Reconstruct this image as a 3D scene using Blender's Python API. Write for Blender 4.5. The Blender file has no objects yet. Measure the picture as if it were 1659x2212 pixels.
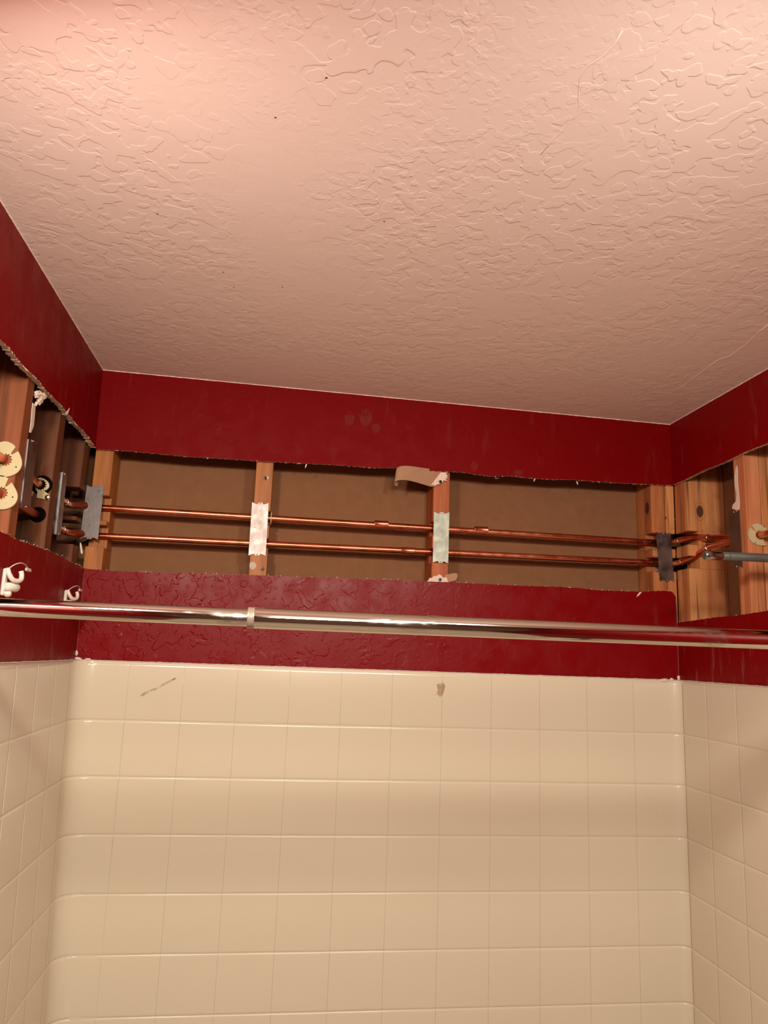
import bpy, bmesh, math, random
from mathutils import Vector, Matrix, noise
random.seed(7)
C = bpy.context.scene.collection
sc = bpy.context.scene

# ------------------------------------------------------------------ camera
CP = Vector((-0.2966, -1.8934, 0.0381)); YAW, PIT, ROL, FPX = 0.1370, 0.1873, 0.0370, 1627.7
def cam_axes():
    f = Vector((math.sin(YAW)*math.cos(PIT), math.cos(YAW)*math.cos(PIT), math.sin(PIT)))
    r = Vector((math.cos(YAW), -math.sin(YAW), 0)); u = r.cross(f)
    return math.cos(ROL)*r + math.sin(ROL)*u, -math.sin(ROL)*r + math.cos(ROL)*u, f
CR, CU, CF = cam_axes()
cd = bpy.data.cameras.new('camera'); cam = bpy.data.objects.new('camera', cd); C.objects.link(cam)
m = Matrix((CR, CU, -CF)).transposed().to_4x4(); m.translation = CP; cam.matrix_world = m
cd.sensor_fit = 'HORIZONTAL'; cd.sensor_width = 36; cd.lens = FPX/1659*36; cd.clip_start = .01
sc.camera = cam
def at(px, py, n, c):                       # pixel -> point on the plane n.P = c
    d = CF + (px-829.5)/FPX*CR - (py-1106)/FPX*CU
    n = Vector(n); return CP + (c - n.dot(CP))/n.dot(d)*d
def aty(px, py, y=0.): return at(px, py, (0, 1, 0), y)
def atx(px, py, x): return at(px, py, (1, 0, 0), x)

# ------------------------------------------------------------------ world, lamps, exposure
w = bpy.data.worlds.new('world'); sc.world = w; w.use_nodes = True
w.node_tree.nodes['Background'].inputs[0].default_value = (.9, .72, .55, 1)
w.node_tree.nodes['Background'].inputs[1].default_value = .02
def area(name, loc, target, size, power, col):
    l = bpy.data.lights.new(name, 'AREA'); l.shape = 'DISK'; l.size = size; l.energy = power; l.color = col
    o = bpy.data.objects.new(name, l); C.objects.link(o); o.location = loc
    o.rotation_euler = (Vector(target)-Vector(loc)).to_track_quat('-Z', 'Y').to_euler(); return o
area('vanity_lamp', (-.66, -1.40, .52), (-.36, -.44, -.73), .12, 13.5, (1, .90, .78))
area('ceiling_lamp', (.20, -1.58, .53), (.10, -.58, -.72), .11, 10.5, (1, .94, .84))
area('room_fill', (-.15, -2.40, .50), (-.05, -.9, -.6), .40, 20.0, (1, .90, .78))  # added fill behind the camera, brightens surround and ceiling
sc.view_settings.view_transform = 'Standard'; sc.view_settings.look = 'None'
sc.view_settings.exposure = -0.1; sc.view_settings.gamma = 1.0; sc.view_settings.use_curve_mapping = False

# ------------------------------------------------------------------ helpers
WLOC = {}
def link(name, me, mats, parent=None, origin=None, smooth=False):
    for mt in (mats if isinstance(mats, (list, tuple)) else [mats]): me.materials.append(mt)
    vs = [v.co for v in me.vertices]
    if origin is None:
        lo = [min(v[i] for v in vs) for i in range(3)]; hi = [max(v[i] for v in vs) for i in range(3)]
        origin = Vector(((lo[0]+hi[0])/2, (lo[1]+hi[1])/2, lo[2]))
    origin = Vector(origin)
    me.transform(Matrix.Translation(-origin))
    if smooth:
        for p in me.polygons: p.use_smooth = True
    o = bpy.data.objects.new(name, me); C.objects.link(o); WLOC[o] = origin
    if parent: o.parent = parent; o.location = origin - WLOC[parent]
    else: o.location = origin
    return o
def mesh(name, V, F, mats, parent=None, idx=None, smooth=False, fix=True, auto=None, origin=None):
    me = bpy.data.meshes.new(name); me.from_pydata([tuple(v) for v in V], [], F)
    if idx:
        for p, i in zip(me.polygons, idx): p.material_index = i
    if fix:
        bm = bmesh.new(); bm.from_mesh(me); bmesh.ops.recalc_face_normals(bm, faces=bm.faces); bm.to_mesh(me); bm.free()
    if auto is not None:
        for p in me.polygons: p.use_smooth = True
        me.set_sharp_from_angle(angle=math.radians(auto))
    return link(name, me, mats, parent, origin, smooth)
def empty(name, loc):
    o = bpy.data.objects.new(name, None); C.objects.link(o); o.location = loc; o.empty_display_size = .03
    WLOC[o] = Vector(loc); return o
def tag(o, label, cat, group=None):
    o['label'] = label; o['category'] = cat
    if group: o['group'] = group
    return o
def struct(o): o['kind'] = 'structure'; return o
def boxvf(x0, x1, y0, y1, z0, z1, b=0):
    bm = bmesh.new(); bmesh.ops.create_cube(bm, size=1)
    for v in bm.verts: v.co = Vector(((x0+x1)/2+v.co.x*(x1-x0), (y0+y1)/2+v.co.y*(y1-y0), (z0+z1)/2+v.co.z*(z1-z0)))
    if b: bmesh.ops.bevel(bm, geom=list(bm.edges), offset=b, segments=1, affect='EDGES')
    bm.verts.index_update()
    V = [v.co.copy() for v in bm.verts]; F = [[v.index for v in f.verts] for f in bm.faces]; bm.free(); return V, F
def join(parts):
    V, F = [], []
    for v, f in parts: n = len(V); V += v; F += [[i+n for i in q] for q in f]
    return V, F
def tubevf(pts, rad, n=18, cap=True, inner=None):
    pts = [Vector(p) for p in pts]
    if not isinstance(rad, (list, tuple)): rad = [rad]*len(pts)
    V, F = [], []; t = (pts[1]-pts[0]).normalized(); a = t.orthogonal().normalized()
    for i, p in enumerate(pts):
        t = (pts[min(i+1, len(pts)-1)]-pts[max(i-1, 0)])
        if t.length > 1e-9: t.normalize(); a = (a - a.dot(t)*t).normalized(); b = t.cross(a)
        for k in range(n):
            th = 2*math.pi*k/n; V.append(p + rad[i]*(math.cos(th)*a+math.sin(th)*b))
    for i in range(len(pts)-1):
        for k in range(n): F.append([i*n+k, i*n+(k+1) % n, (i+1)*n+(k+1) % n, (i+1)*n+k])
    if cap: F.append(list(range(n))[::-1]); F.append([(len(pts)-1)*n+k for k in range(n)])
    return V, F
def smoothpath(pts, radius=.018, seg=6):                # rounds each corner of a polyline
    pts = [Vector(p) for p in pts]; out = [pts[0]]
    for i in range(1, len(pts)-1):
        a, b, c = pts[i-1], pts[i], pts[i+1]
        l1, l2 = (a-b).length, (c-b).length; r = min(radius, l1*.48, l2*.48)
        p0, p2 = b+(a-b).normalized()*r, b+(c-b).normalized()*r
        for k in range(seg+1):
            t = k/seg; out.append((1-t)**2*p0+2*t*(1-t)*b+t*t*p2)
    out.append(pts[-1]); return out
def polyplate(outline, nrm, th):                         # outline of 3D points, extruded along nrm
    n = len(outline); nrm = Vector(nrm)
    V = [Vector(p) for p in outline]+[Vector(p)+nrm*th for p in outline]
    F = [list(range(n))[::-1], [n+i for i in range(n)]]+[[i, (i+1) % n, n+(i+1) % n, n+i] for i in range(n)]
    return V, F
def spherevf(c, r, sc3=(1, 1, 1), u=10, v=6, rough=0, seed=0):
    bm = bmesh.new(); bmesh.ops.create_uvsphere(bm, u_segments=u, v_segments=v, radius=1)
    V = []
    for q in bm.verts:
        k = 1+rough*noise.noise(q.co*2.1+Vector((seed, seed*1.7, 0)))
        V.append(Vector(c)+Vector((q.co.x*sc3[0], q.co.y*sc3[1], q.co.z*sc3[2]))*r*k)
    F = [[a.index for a in f.verts] for f in bm.faces]; bm.free(); return V, F

# ------------------------------------------------------------------ materials
def lin(r, g, b):
    f = lambda c: (c/255/12.92) if c/255 <= .04045 else ((c/255+.055)/1.055)**2.4
    return (f(r), f(g), f(b), 1)
class M:
    def __init__(s, name, col=(.5, .5, .5, 1), rough=.5, metal=0, spec=None, coat=0):
        s.m = bpy.data.materials.new(name); s.m.use_nodes = True; s.t = s.m.node_tree; s.n = s.t.nodes; s.l = s.t.links
        s.b = s.n['Principled BSDF']; s.set('Base Color', col); s.set('Roughness', rough); s.set('Metallic', metal)
        if spec is not None: s.set('Specular IOR Level', spec)
        if coat: s.set('Coat Weight', coat); s.set('Coat Roughness', .12)
        s.tc = s.n.new('ShaderNodeTexCoord'); s.obj = s.tc.outputs['Object']
    def set(s, k, v):
        if hasattr(v, 'links'): s.l.new(v, s.b.inputs[k])
        else: s.b.inputs[k].default_value = v
    def inp(s, node, k, v):
        if hasattr(v, 'links'): s.l.new(v, node.inputs[k])
        elif v is not None: node.inputs[k].default_value = v
    def map(s, scale=(1, 1, 1), loc=(0, 0, 0), src=None):
        n = s.n.new('ShaderNodeMapping'); s.l.new(src or s.obj, n.inputs[0]); n.inputs['Scale'].default_value = scale
        n.inputs['Location'].default_value = loc; return n.outputs[0]
    def noise(s, scale, detail=2, rough=.5, vec=None, dist=0, lac=2, typ=None):
        n = s.n.new('ShaderNodeTexNoise'); s.l.new(vec or s.obj, n.inputs['Vector'])
        n.inputs['Scale'].default_value = scale; n.inputs['Detail'].default_value = detail
        n.inputs['Roughness'].default_value = rough; n.inputs['Distortion'].default_value = dist
        return n.outputs['Fac']
    def voro(s, scale, vec=None, feat='F1', out='Distance', rnd=1):
        n = s.n.new('ShaderNodeTexVoronoi'); n.feature = feat; s.l.new(vec or s.obj, n.inputs['Vector'])
        n.inputs['Scale'].default_value = scale; n.inputs['Randomness'].default_value = rnd; return n.outputs[out]
    def ramp(s, fac, a, b, ca=0., cb=1.):
        n = s.n.new('ShaderNodeMapRange'); n.interpolation_type = 'SMOOTHSTEP'; s.l.new(fac, n.inputs[0])
        for i, v in zip((1, 2, 3, 4), (a, b, ca, cb)): n.inputs[i].default_value = v
        return n.outputs[0]
    def math(s, op, a, b=None):
        n = s.n.new('ShaderNodeMath'); n.operation = op; s.inp(n, 0, a); s.inp(n, 1, b); return n.outputs[0]
    def mix(s, fac, a, b):
        n = s.n.new('ShaderNodeMix'); n.data_type = 'RGBA'; s.inp(n, 0, fac); s.inp(n, 6, a); s.inp(n, 7, b); return n.outputs[2]
    def bump(s, h, dist=.001, strength=1, prev=None):
        n = s.n.new('ShaderNodeBump'); s.l.new(h, n.inputs['Height']); n.inputs['Distance'].default_value = dist
        n.inputs['Strength'].default_value = strength
        if prev: s.l.new(prev, n.inputs['Normal'])
        s.l.new(n.outputs[0], s.b.inputs['Normal']); return n.outputs[0]
    def sep(s, axis, src=None):
        n = s.n.new('ShaderNodeSeparateXYZ'); s.l.new(src or s.obj, n.inputs[0]); return n.outputs[axis]

def mat_ceiling():
    k = M('ceiling_paint', lin(242, 220, 208), .5, spec=.2)
    nv = k.n.new('ShaderNodeTexNoise'); k.l.new(k.obj, nv.inputs['Vector']); nv.inputs['Scale'].default_value = 22; nv.inputs['Detail'].default_value = 2
    wv = k.n.new('ShaderNodeVectorMath'); wv.operation = 'MULTIPLY_ADD'; k.l.new(nv.outputs['Color'], wv.inputs[0]); wv.inputs[1].default_value = (.05, .05, .05); k.l.new(k.obj, wv.inputs[2])
    n1 = k.noise(26, 2, .45, dist=.3); isl = k.ramp(n1, .51, .54)
    v = k.voro(34, vec=wv.outputs[0]); bl = k.ramp(v, .36, .43, 1, 0)
    n2 = k.noise(60, 2, .5, vec=k.map(loc=(3, 1, 0))); isl2 = k.ramp(n2, .54, .60)
    msk = k.ramp(k.noise(3.4, 2, vec=k.map(loc=(9, 2, 0))), .36, .56, .12, 1)
    msk2 = k.ramp(k.noise(4.5, 2, vec=k.map(loc=(2, 7, 0))), .42, .60)
    h = k.math('MULTIPLY', k.math('MAXIMUM', isl, k.math('MULTIPLY', bl, .8)), msk)
    h = k.math('ADD', h, k.math('MULTIPLY', k.math('MULTIPLY', isl2, .4), msk2))
    h = k.math('ADD', h, k.math('MULTIPLY', k.noise(9, 3), .8))
    k.bump(h, .00058, .7)
    return k.m
def mat_red(name, tex=.6, haze=0, base=(124, 8, 14), rough=.42, spec=.4):
    k = M(name, lin(*base), rough, spec=spec)
    n1 = k.noise(30, 2, .45, dist=.6); isl = k.ramp(n1, .53, .57)
    v = k.voro(62, vec=k.map(loc=(.3, .4, .1))); ring = k.ramp(v, .22, .30, 1, 0)
    msk = k.ramp(k.noise(7, 2, vec=k.map(loc=(2, 2, 5))), .45, .58)
    fine = k.noise(160, 3, .6)
    h = k.math('ADD', k.math('MULTIPLY', k.math('MAXIMUM', isl, k.math('MULTIPLY', ring, .6)), tex), k.math('MULTIPLY', fine, .10))
    if tex > .8:                                              # relief is heavier towards the left end
        px = k.ramp(k.sep(0), -.75, .35, 1.0, .12); h = k.math('MULTIPLY', h, px)
    else: h = k.math('MULTIPLY', h, msk)
    k.bump(h, .0010, .9)
    dirt = k.math('MULTIPLY', k.ramp(k.noise(26, 4, .65, vec=k.map((1.6, 1.6, .35))), .56, .80), .10+haze)
    scr = k.ramp(k.noise(90, 3, .7, vec=k.map((.3, .3, 1.5), (5, 5, 5)), dist=2), .70, .78, 0, .10+haze*.5)
    k.set('Base Color', k.mix(k.math('MAXIMUM', dirt, scr), lin(*base), lin(168, 120, 118)))
    k.set('Roughness', k.ramp(k.noise(20, 3), .3, .7, rough-.07, rough+.1))
    return k.m
def mat_wood(name, dark, light, knots=(), scale=1., rough=.6, bands=1.):
    k = M(name, lin(*light), rough, spec=.3)
    nz = k.noise(5, 2, vec=k.map((1, 1, .4)))
    kn = None; vec = k.obj
    g = k.noise(70*scale, 4, .6, vec=k.map((1, 1, .045)), dist=.6)
    g2 = k.noise(22*scale, 3, .55, vec=k.map((1, 1, .06), (3, 1, 2)), dist=1.2)
    f = k.math('ADD', k.math('MULTIPLY', g, .45), k.math('MULTIPLY', g2, .65))
    col = k.mix(k.ramp(f, .34, .74), lin(*dark), lin(*light))
    lines = k.ramp(k.noise(150*scale, 2, .5, vec=k.map((1, 1, .02), (1, 5, 1))), .60, .70, 0, .55*bands)
    col = k.mix(lines, col, lin(*[c*.45 for c in dark]))
    for (kx, ky, kz, kr) in knots:
        n = k.n.new('ShaderNodeVectorMath'); n.operation = 'DISTANCE'
        k.l.new(k.map((1, 1, .62)), n.inputs[0]); n.inputs[1].default_value = (kx, ky, kz*.62)
        d = k.math('ADD', n.outputs['Value'], k.math('MULTIPLY', nz, .006))
        ring = k.math('MULTIPLY', k.ramp(k.math('SINE', k.math('MULTIPLY', d, 1100)), .2, .95), k.ramp(d, kr*1.1, kr*2.4, .55, 0))
        col = k.mix(ring, col, lin(*[c*.6 for c in dark]))
        col = k.mix(k.ramp(d, kr*.9, kr*1.25, .92, 0), col, lin(*[c*.42 for c in dark]))
    col = k.mix(k.ramp(k.noise(9, 4, .6), .55, .8, 0, .35), col, lin(*[c*.55 for c in dark]))
    k.set('Base Color', col); k.bump(f, .0006, .8)
    return k.m
def mat_gypsum():
    k = M('gypsum_core', lin(196, 172, 150), .9, spec=.1)
    k.set('Base Color', k.mix(k.noise(120, 4, .6), lin(196, 168, 142), lin(246, 228, 206)))
    k.bump(k.noise(260, 4, .7), .0015, 1); return k.m
def mat_paper(name, c):
    k = M(name, lin(*c), .85, spec=.15)
    k.set('Base Color', k.mix(k.noise(30, 4, .6), lin(*[q*.86 for q in c]), lin(*c))); 
    k.bump(k.noise(300, 3), .0003, .6); return k.m
def mat_surround():
    k = M('glossy_cream_gelcoat', lin(209, 196, 172), .2, spec=.5)
    return k.m
def mat_copper():
    k = M('copper', lin(214, 118, 84), .27, 1)
    c = k.mix(k.ramp(k.noise(9, 3, vec=k.map((.5, 1, 1))), .4, .7), lin(206, 112, 82), lin(226, 142, 110))
    c = k.mix(k.ramp(k.noise(45, 4, .7), .62, .78, 0, .4), c, lin(140, 66, 46))
    k.set('Base Color', c); k.set('Roughness', k.ramp(k.noise(28, 3), .35, .7, .2, .4)); return k.m
def mat_metal(name, c, rough, v=.12, metal=1, sc_=30, bmp=0):
    k = M(name, lin(*c), rough, metal)
    k.set('Base Color', k.mix(k.noise(sc_, 4, .6), lin(*[q*(1-v) for q in c]), lin(*c)))
    k.set('Roughness', k.ramp(k.noise(sc_*1.4, 4), .3, .7, rough*.8, rough*1.25))
    if bmp: k.bump(k.noise(120, 2), bmp, .5)
    return k.m
def mat_chrome():
    k = M('chrome', lin(222, 216, 205), .08, 1)
    sm = k.ramp(k.noise(24, 5, .65, vec=k.map((.35, 1, 1)), dist=.8), .52, .72)
    k.set('Roughness', k.math('ADD', k.math('MULTIPLY', sm, .22), .07))
    k.set('Base Color', k.mix(k.math('MULTIPLY', sm, .5), lin(222, 216, 205), lin(176, 165, 150))); return k.m

CEIL = mat_ceiling()
RED_UP = mat_red('red_paint_smooth', .22, -.05, base=(112, 0, 3), rough=.5, spec=.07)
RED_LO = mat_red('red_paint_knockdown', 1.0, -.03, base=(116, 1, 5), rough=.36, spec=.16)
RED_SIDE = mat_red('red_paint_side', .2, .05, base=(118, 1, 4), rough=.45, spec=.14)
RED_DUST = mat_red('red_paint_dusty', .25, .22, base=(118, 1, 4), rough=.45, spec=.14)
GYP, KRAFT = mat_gypsum(), mat_paper('drywall_back_paper', (140, 95, 64))
TAN = mat_paper('kraft_paper', (176, 134, 104)); PALE = mat_paper('torn_face_paper', (232, 208, 190))
GEL, COP, CHR = mat_surround(), mat_copper(), mat_chrome()
SOLD = mat_metal('solder', (214, 178, 150), .25)
GALV_D = mat_metal('galvanised_dim_reflection', (150, 142, 140), .36, bmp=.0003)  # plate steel with its dark reflection put into the colour
GALV_D2 = mat_metal('galvanised_dimmer_reflection', (112, 104, 102), .4, bmp=.0003)  # same steel, an even dimmer reflection painted into the colour
GALV_P = mat_metal('galvanised_pink_reflection', (214, 198, 190), .55, .06, .35, bmp=.0003)  # same steel, pinkish lamp reflection painted into the colour
GALV_G = mat_metal('galvanised_green_reflection', (172, 175, 160), .5, .08, .4, bmp=.0003)  # same steel, greenish lamp reflection painted into the colour
STEEL = mat_metal('dark_steel_pipe', (120, 122, 116), .42, .2, .55)
SCREW = mat_metal('black_phosphate_screw', (74, 70, 62), .4); ZINC = mat_metal('zinc_screw', (220, 215, 200), .25)
IVORY = M('ivory_plastic', lin(186, 170, 130), .42, spec=.4).m
WHITEP = M('white_plastic', lin(208, 194, 180), .35).m
CAULK = mat_paper('caulk', (226, 208, 192))
EMBOSS = M('emboss_shade', lin(150, 140, 130), .6, .3).m  # darker grey puts the emboss shading into the lettering colour
HOLE = M('hole_shade_and_specks', lin(12, 7, 5), .9, spec=.03).m  # near-black paints the shade inside holes; ceiling specks share it
BLOCKPAPER = mat_paper('grey_label_residue', (206, 186, 168))
WO = dict(
    orange=mat_wood('wood_orange', (142, 80, 32), (182, 112, 50), rough=.5, bands=.4),
    brown=mat_wood('wood_brown', (92, 44, 20), (140, 76, 40), bands=.5),
    dark=mat_wood('wood_shaded', (66, 34, 16), (108, 58, 28), bands=.5),  # left cavity shade put into the wood colour
    fir3=mat_wood('wood_fir_plain', (160, 88, 48), (206, 142, 88), scale=.8, bands=1.),
    fir2=mat_wood('wood_fir_pink', (168, 94, 58), (208, 136, 92), scale=.9, bands=1.))

# ------------------------------------------------------------------ room geometry
def XL(z): return -.755 - .0164*z if z > 0 else -.755 - .034*z
XR = .7622
def ZC(x): return .7205 + (x+.7669)/(1.5291)*(.7001-.7205)
DW = .0127; YREAR = .1016
Sback = lambda a, z: Vector((XL(z)+(a+1)/2*(XR-XL(z)), 0, z))
Sleft = lambda a, z: Vector((XL(z), a, z))
Sright = lambda a, z: Vector((XR, a, z))
def cutline(pxs, side):                                    # pixels of a cut edge -> sorted (a, z)
    out = []
    for px, py in pxs:
        if side == 'back': P = aty(px, py); out.append(((P.x-XL(P.z))/(XR-XL(P.z))*2-1, P.z))
        else:
            P = atx(px, py, XR if side == 'right' else XL(.5 if py < 1100 else .2)); out.append((P.y, P.z))
    return sorted(out)
def interp(tab, a):
    if a <= tab[0][0]: return tab[0][1]
    for (a0, z0), (a1, z1) in zip(tab, tab[1:]):
        if a <= a1: return z0+(z1-z0)*(a-a0)/max(a1-a0, 1e-6)
    return tab[-1][1]
def strip(S, N, a0, a1, cut, far, up, step, jag=.0016, jagb=.003, seed=0, zrows=3):
    """drywall strip: from the ragged cut edge to the far edge; up=True when the board is above the cut"""
    n = max(2, int((a1-a0)/step)); V, F, I = [], [], []; R = zrows+1
    for i in range(n+1):
        a = a0+(a1-a0)*i/n; s = i*.37+seed
        ze = interp(cut, a)+jag*(noise.noise(Vector((s, seed, 0)))+.6*noise.noise(Vector((s*3.1, seed, 4)))) if cut else None
        zb = ze+jagb*noise.noise(Vector((s*1.3, seed, 9)))+(.002 if up else -.002) if cut else None
        zf = far(S(a, 0).x) if callable(far) else far
        if not cut: ze = zb = zf[0]; zf = zf[1]
        for k in range(R): V.append(S(a, ze+(zf-ze)*k/zrows))
        for k in range(R): V.append(S(a, zb+(zf-zb)*k/zrows)+Vector(N)*DW)
        if cut:                                            # a rough middle row in the cut face
            V[-2*R] = V[-2*R]
    st = 2*R
    for i in range(n):
        b, c = i*st, (i+1)*st
        for k in range(zrows): F.append([b+k, c+k, c+k+1, b+k+1]); I.append(0)
        for k in range(zrows): F.append([b+R+k, b+R+k+1, c+R+k+1, c+R+k]); I.append(2)
        F.append([b, b+R, c+R, c]); I.append(1)
        F.append([b+zrows, c+zrows, c+R+zrows, b+R+zrows]); I.append(1)
    for b in (0, n*st):
        for k in range(zrows): F.append([b+k, b+k+1, b+R+k+1, b+R+k]); I.append(1)
    return V, F, I
def multi(name, strips, mats, shift=None):
    V, F, I = [], [], []
    for j, (v, f, i) in enumerate(strips):
        n = len(V); V += v; F += [[q+n for q in x] for x in f]
        I += [(shift[j] if (shift and q == 0) else q) for q in i]
    return struct(mesh(name, V, F, mats, idx=I, smooth=False))
up_back = cutline([(208, 970), (260, 973), (330, 979), (400, 986), (470, 990), (545, 995), (600, 998), (640, 1000), (720, 1004), (800, 1010), (850, 1011), (880, 1010), (925, 1017), (1000, 1020), (1060, 1029), (1105, 1028), (1140, 1032), (1200, 1036), (1240, 1036), (1300, 1041), (1370, 1045), (1452, 1048)], 'back')
lo_back = cutline([(183, 1228), (240, 1233), (330, 1237), (400, 1238), (470, 1240), (545, 1242), (640, 1246), (740, 1249), (860, 1253), (1000, 1259), (1060, 1262), (1140, 1266), (1200, 1267), (1250, 1270), (1290, 1275), (1330, 1276), (1380, 1278), (1435, 1276), (1452, 1278), (1459, 1289)], 'back')
up_left = cutline([(208, 970), (199, 958), (183, 933), (163, 915), (134, 877), (101, 845), (87, 826), (47, 787), (23, 756), (0, 732)], 'left')
lo_left = cutline([(183, 1227), (157, 1216), (135, 1203), (111, 1191), (80, 1181), (55, 1172), (31, 1163), (15, 1153), (0, 1148)], 'left')
up_right = cutline([(1452, 1048), (1480, 1036), (1520, 1016), (1566, 998), (1610, 976), (1659, 957)], 'right')
lo_right = cutline([(1463, 1345), (1500, 1340), (1548, 1333), (1597, 1329), (1620, 1325), (1659, 1319)], 'right')
sb = [strip(Sback, (0, 1, 0), -1, 1, up_back, lambda x: ZC(x), True, .0035, seed=1, zrows=2),
      strip(Sback, (0, 1, 0), -1, .9985, lo_back, .0005, False, .0035, seed=5, zrows=2)]
wall_back = multi('wall_back', sb, [RED_UP, GYP, KRAFT, RED_LO], shift=[0, 3])
HE = -.95
sl = [strip(Sleft, (-1, 0, 0), HE, 0, up_left, lambda x: ZC(x), True, .0025, .0022, .006, seed=11),
      strip(Sleft, (-1, 0, 0), HE, 0, lo_left, .0005, False, .0025, .002, .003, seed=15),
      strip(Sleft, (-1, 0, 0), -2.7, HE-.0005, None, (-1.70, ZC(-.76)), True, .2)]
wall_left = multi('wall_left', sl, [RED_SIDE, GYP, KRAFT, RED_DUST], shift=[0, 3, 0])
sr = [strip(Sright, (1, 0, 0), HE, 0, up_right, lambda x: ZC(x), True, .003, seed=21),
      strip(Sright, (1, 0, 0), HE, 0, lo_right, .0005, False, .003, seed=25),
      strip(Sright, (1, 0, 0), -2.7, HE-.0005, None, (-1.70, ZC(.76)), True, .2)]
wall_right = multi('wall_right', sr, [RED_SIDE, GYP, KRAFT, RED_DUST], shift=[0, 3, 0])
# ceiling slab follows the slightly sloping ceiling
def ceil_mesh():
    V, F = [], []
    for t in (0, .0127):
        for x, y in ((-.98, -2.75), (.98, -2.75), (.98, .13), (-.98, .13)): V.append((x, y, ZC(x)+t))
    F = [[0, 1, 2, 3], [7, 6, 5, 4], [0, 4, 5, 1], [1, 5, 6, 2], [2, 6, 7, 3], [3, 7, 4, 0]]
    return V, F
struct(mesh('ceiling', *ceil_mesh(), CEIL))
V, F = boxvf(-.98, .98, YREAR, YREAR+.0127, -1.73, .72); struct(mesh('wall_rear', V, F, KRAFT))
V, F = boxvf(-.8767, -.864, -2.75, YREAR, -1.73, .72); struct(mesh('wall_outer_left', V, F, KRAFT))
V, F = boxvf(.8835, .8962, -2.75, YREAR, -1.73, .70); struct(mesh('wall_outer_right', V, F, KRAFT))
V, F = boxvf(-.98, .98, -2.7627, -2.75, -1.73, .70); struct(mesh('wall_front', V, F, mat_paper('cream_paint', (150, 128, 108))))
V, F = boxvf(-.98, .98, -2.7627, .13, -1.75, -1.73); struct(mesh('floor', V, F, mat_paper('vinyl_floor', (215, 200, 180))))
# thin painted ceiling line: ragged pale bead where ceiling paint meets the red
def bead(name, pts, r, mt, seed):
    P = []; R = []
    for a, b in zip(pts, pts[1:]):
        a, b = Vector(a), Vector(b); n = max(2, int((b-a).length/.006))
        for i in range(n):
            P.append(a+(b-a)*i/n); R.append(r*(.45+.9*abs(noise.noise(Vector((len(P)*.35, seed, 0))))))
    V, F = tubevf(P, R, 6); return struct(mesh(name, V, F, mt, smooth=True))
e = .0006
bead('trim_1', [(XL(.72)+e, -.9, ZC(-.76)-e), (XL(.72)+e, -e, ZC(-.766)-e), (XR-e, -e, ZC(.76)-e), (XR-e, -.9, ZC(.76)-e)], .0016, CEIL, 3)
bead('trim_2', [(XL(0)+.003, -.9, .001), (XL(0)+.004, -.003, .001), (XR-.004, -.003, .001), (XR-.003, -.9, .001)], .0018, CAULK, 8)

CORNER = mat_paper('dusty_corner_caulk', (150, 78, 76))
bead('trim_3', [(XR-e, -e, .20), (XR-e, -e, .075), (XR-e, -e, .003)], .0016, CORNER, 12)
bead('trim_4', [(XL(.215)+e, -e, .205), (XL(.1)+e, -e, .1), (XL(.003)+e, -e, .003)], .0011, CORNER, 14)
# ------------------------------------------------------------------ moulded tile surround
TS = .1258; OFF = .0045
RL, RR = .045, .022
def path(s, z, off):
    """s=0 at back-wall middle; runs along the back wall, round the corners, along the side walls"""
    xl, xr = XL(z)+off, XR-off; yb = -off
    if s < 0:
        L = -(xl+RL)
        if -s <= L: return Vector((s, yb, z))
        q = (-s-L)/RL
        if q <= math.pi/2: return Vector((xl+RL-RL*math.sin(q), yb-RL+RL*math.cos(q), z))
        return Vector((xl, yb-RL-(q-math.pi/2)*RL, z))
    L = xr-RR
    if s <= L: return Vector((s, yb, z))
    q = (s-L)/RR
    if q <= math.pi/2: return Vector((xr-RR+RR*math.sin(q), yb-RR+RR*math.cos(q), z))
    return Vector((xr, yb-RR-(q-math.pi/2)*RR, z))
sur = empty('tub_surround', (0, -.01, -1.2))
tag(sur, 'cream glossy moulded tub surround with square tile pattern below the red wall band', 'tub surround')
SE, ZB = 1.668, -1.25
def shell():
    S = [-SE, -1.3, -1.0]+[-.80+i*.01 for i in range(12)]+[-.6+.3*i for i in range(5)]+[.70+i*.006 for i in range(18)]+[1.0, 1.3, SE]
    Z = [ZB, -.8, -.4, -.1, -.0015, 0]
    V, F = [], []
    for s in S:
        for j, z in enumerate(Z): V.append(path(s, z, .0034 if j < 5 else .0022))
        V.append(path(s, 0, .0002)); V.append(path(s, ZB, .0002))
    n = len(Z)+2
    for i in range(len(S)-1):
        for j in range(n): F.append([i*n+j, (i+1)*n+j, (i+1)*n+(j+1) % n, i*n+(j+1) % n])
    F.append(list(range(n))); F.append([(len(S)-1)*n+j for j in range(n)][::-1])
    return V, F
mesh('shell', *shell(), GEL, sur, auto=40)
def tile_vf(s0, s1, z0, z1, ncol=0):
    def prof(a, b, extra=0, lo=.0034):
        g = .0002 if lo > .0045 else .0007
        q = lambda f: .0047-(.0047-lo)*f
        t = [(a+g, q(1)), (a+g+.0006, q(.54)), (a+g+.0022, q(.19)), (a+g+.0055, .0047)]
        mid = [(a+g+.0055+(b-a-2*g-.011)*k/(extra+1), .0047) for k in range(1, extra+1)]
        return t+mid+[(b-g-.0055, .0047), (b-g-.0022, q(.19)), (b-g-.0006, q(.54)), (b-g, q(1))]
    ps, pz = prof(s0, s1, ncol, .0046 if abs(s0+s1) < 1.4 else .0038), prof(z0, z1, 0, .0031)
    V, F = [], []
    for s, o1 in ps:
        for z, o2 in pz: V.append(path(s, z, min(o1, o2)))
    n = len(pz)
    for i in range(len(ps)-1):
        for j in range(n-1): F.append([i*n+j, (i+1)*n+j, (i+1)*n+j+1, i*n+j+1])
    return V, F
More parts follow.
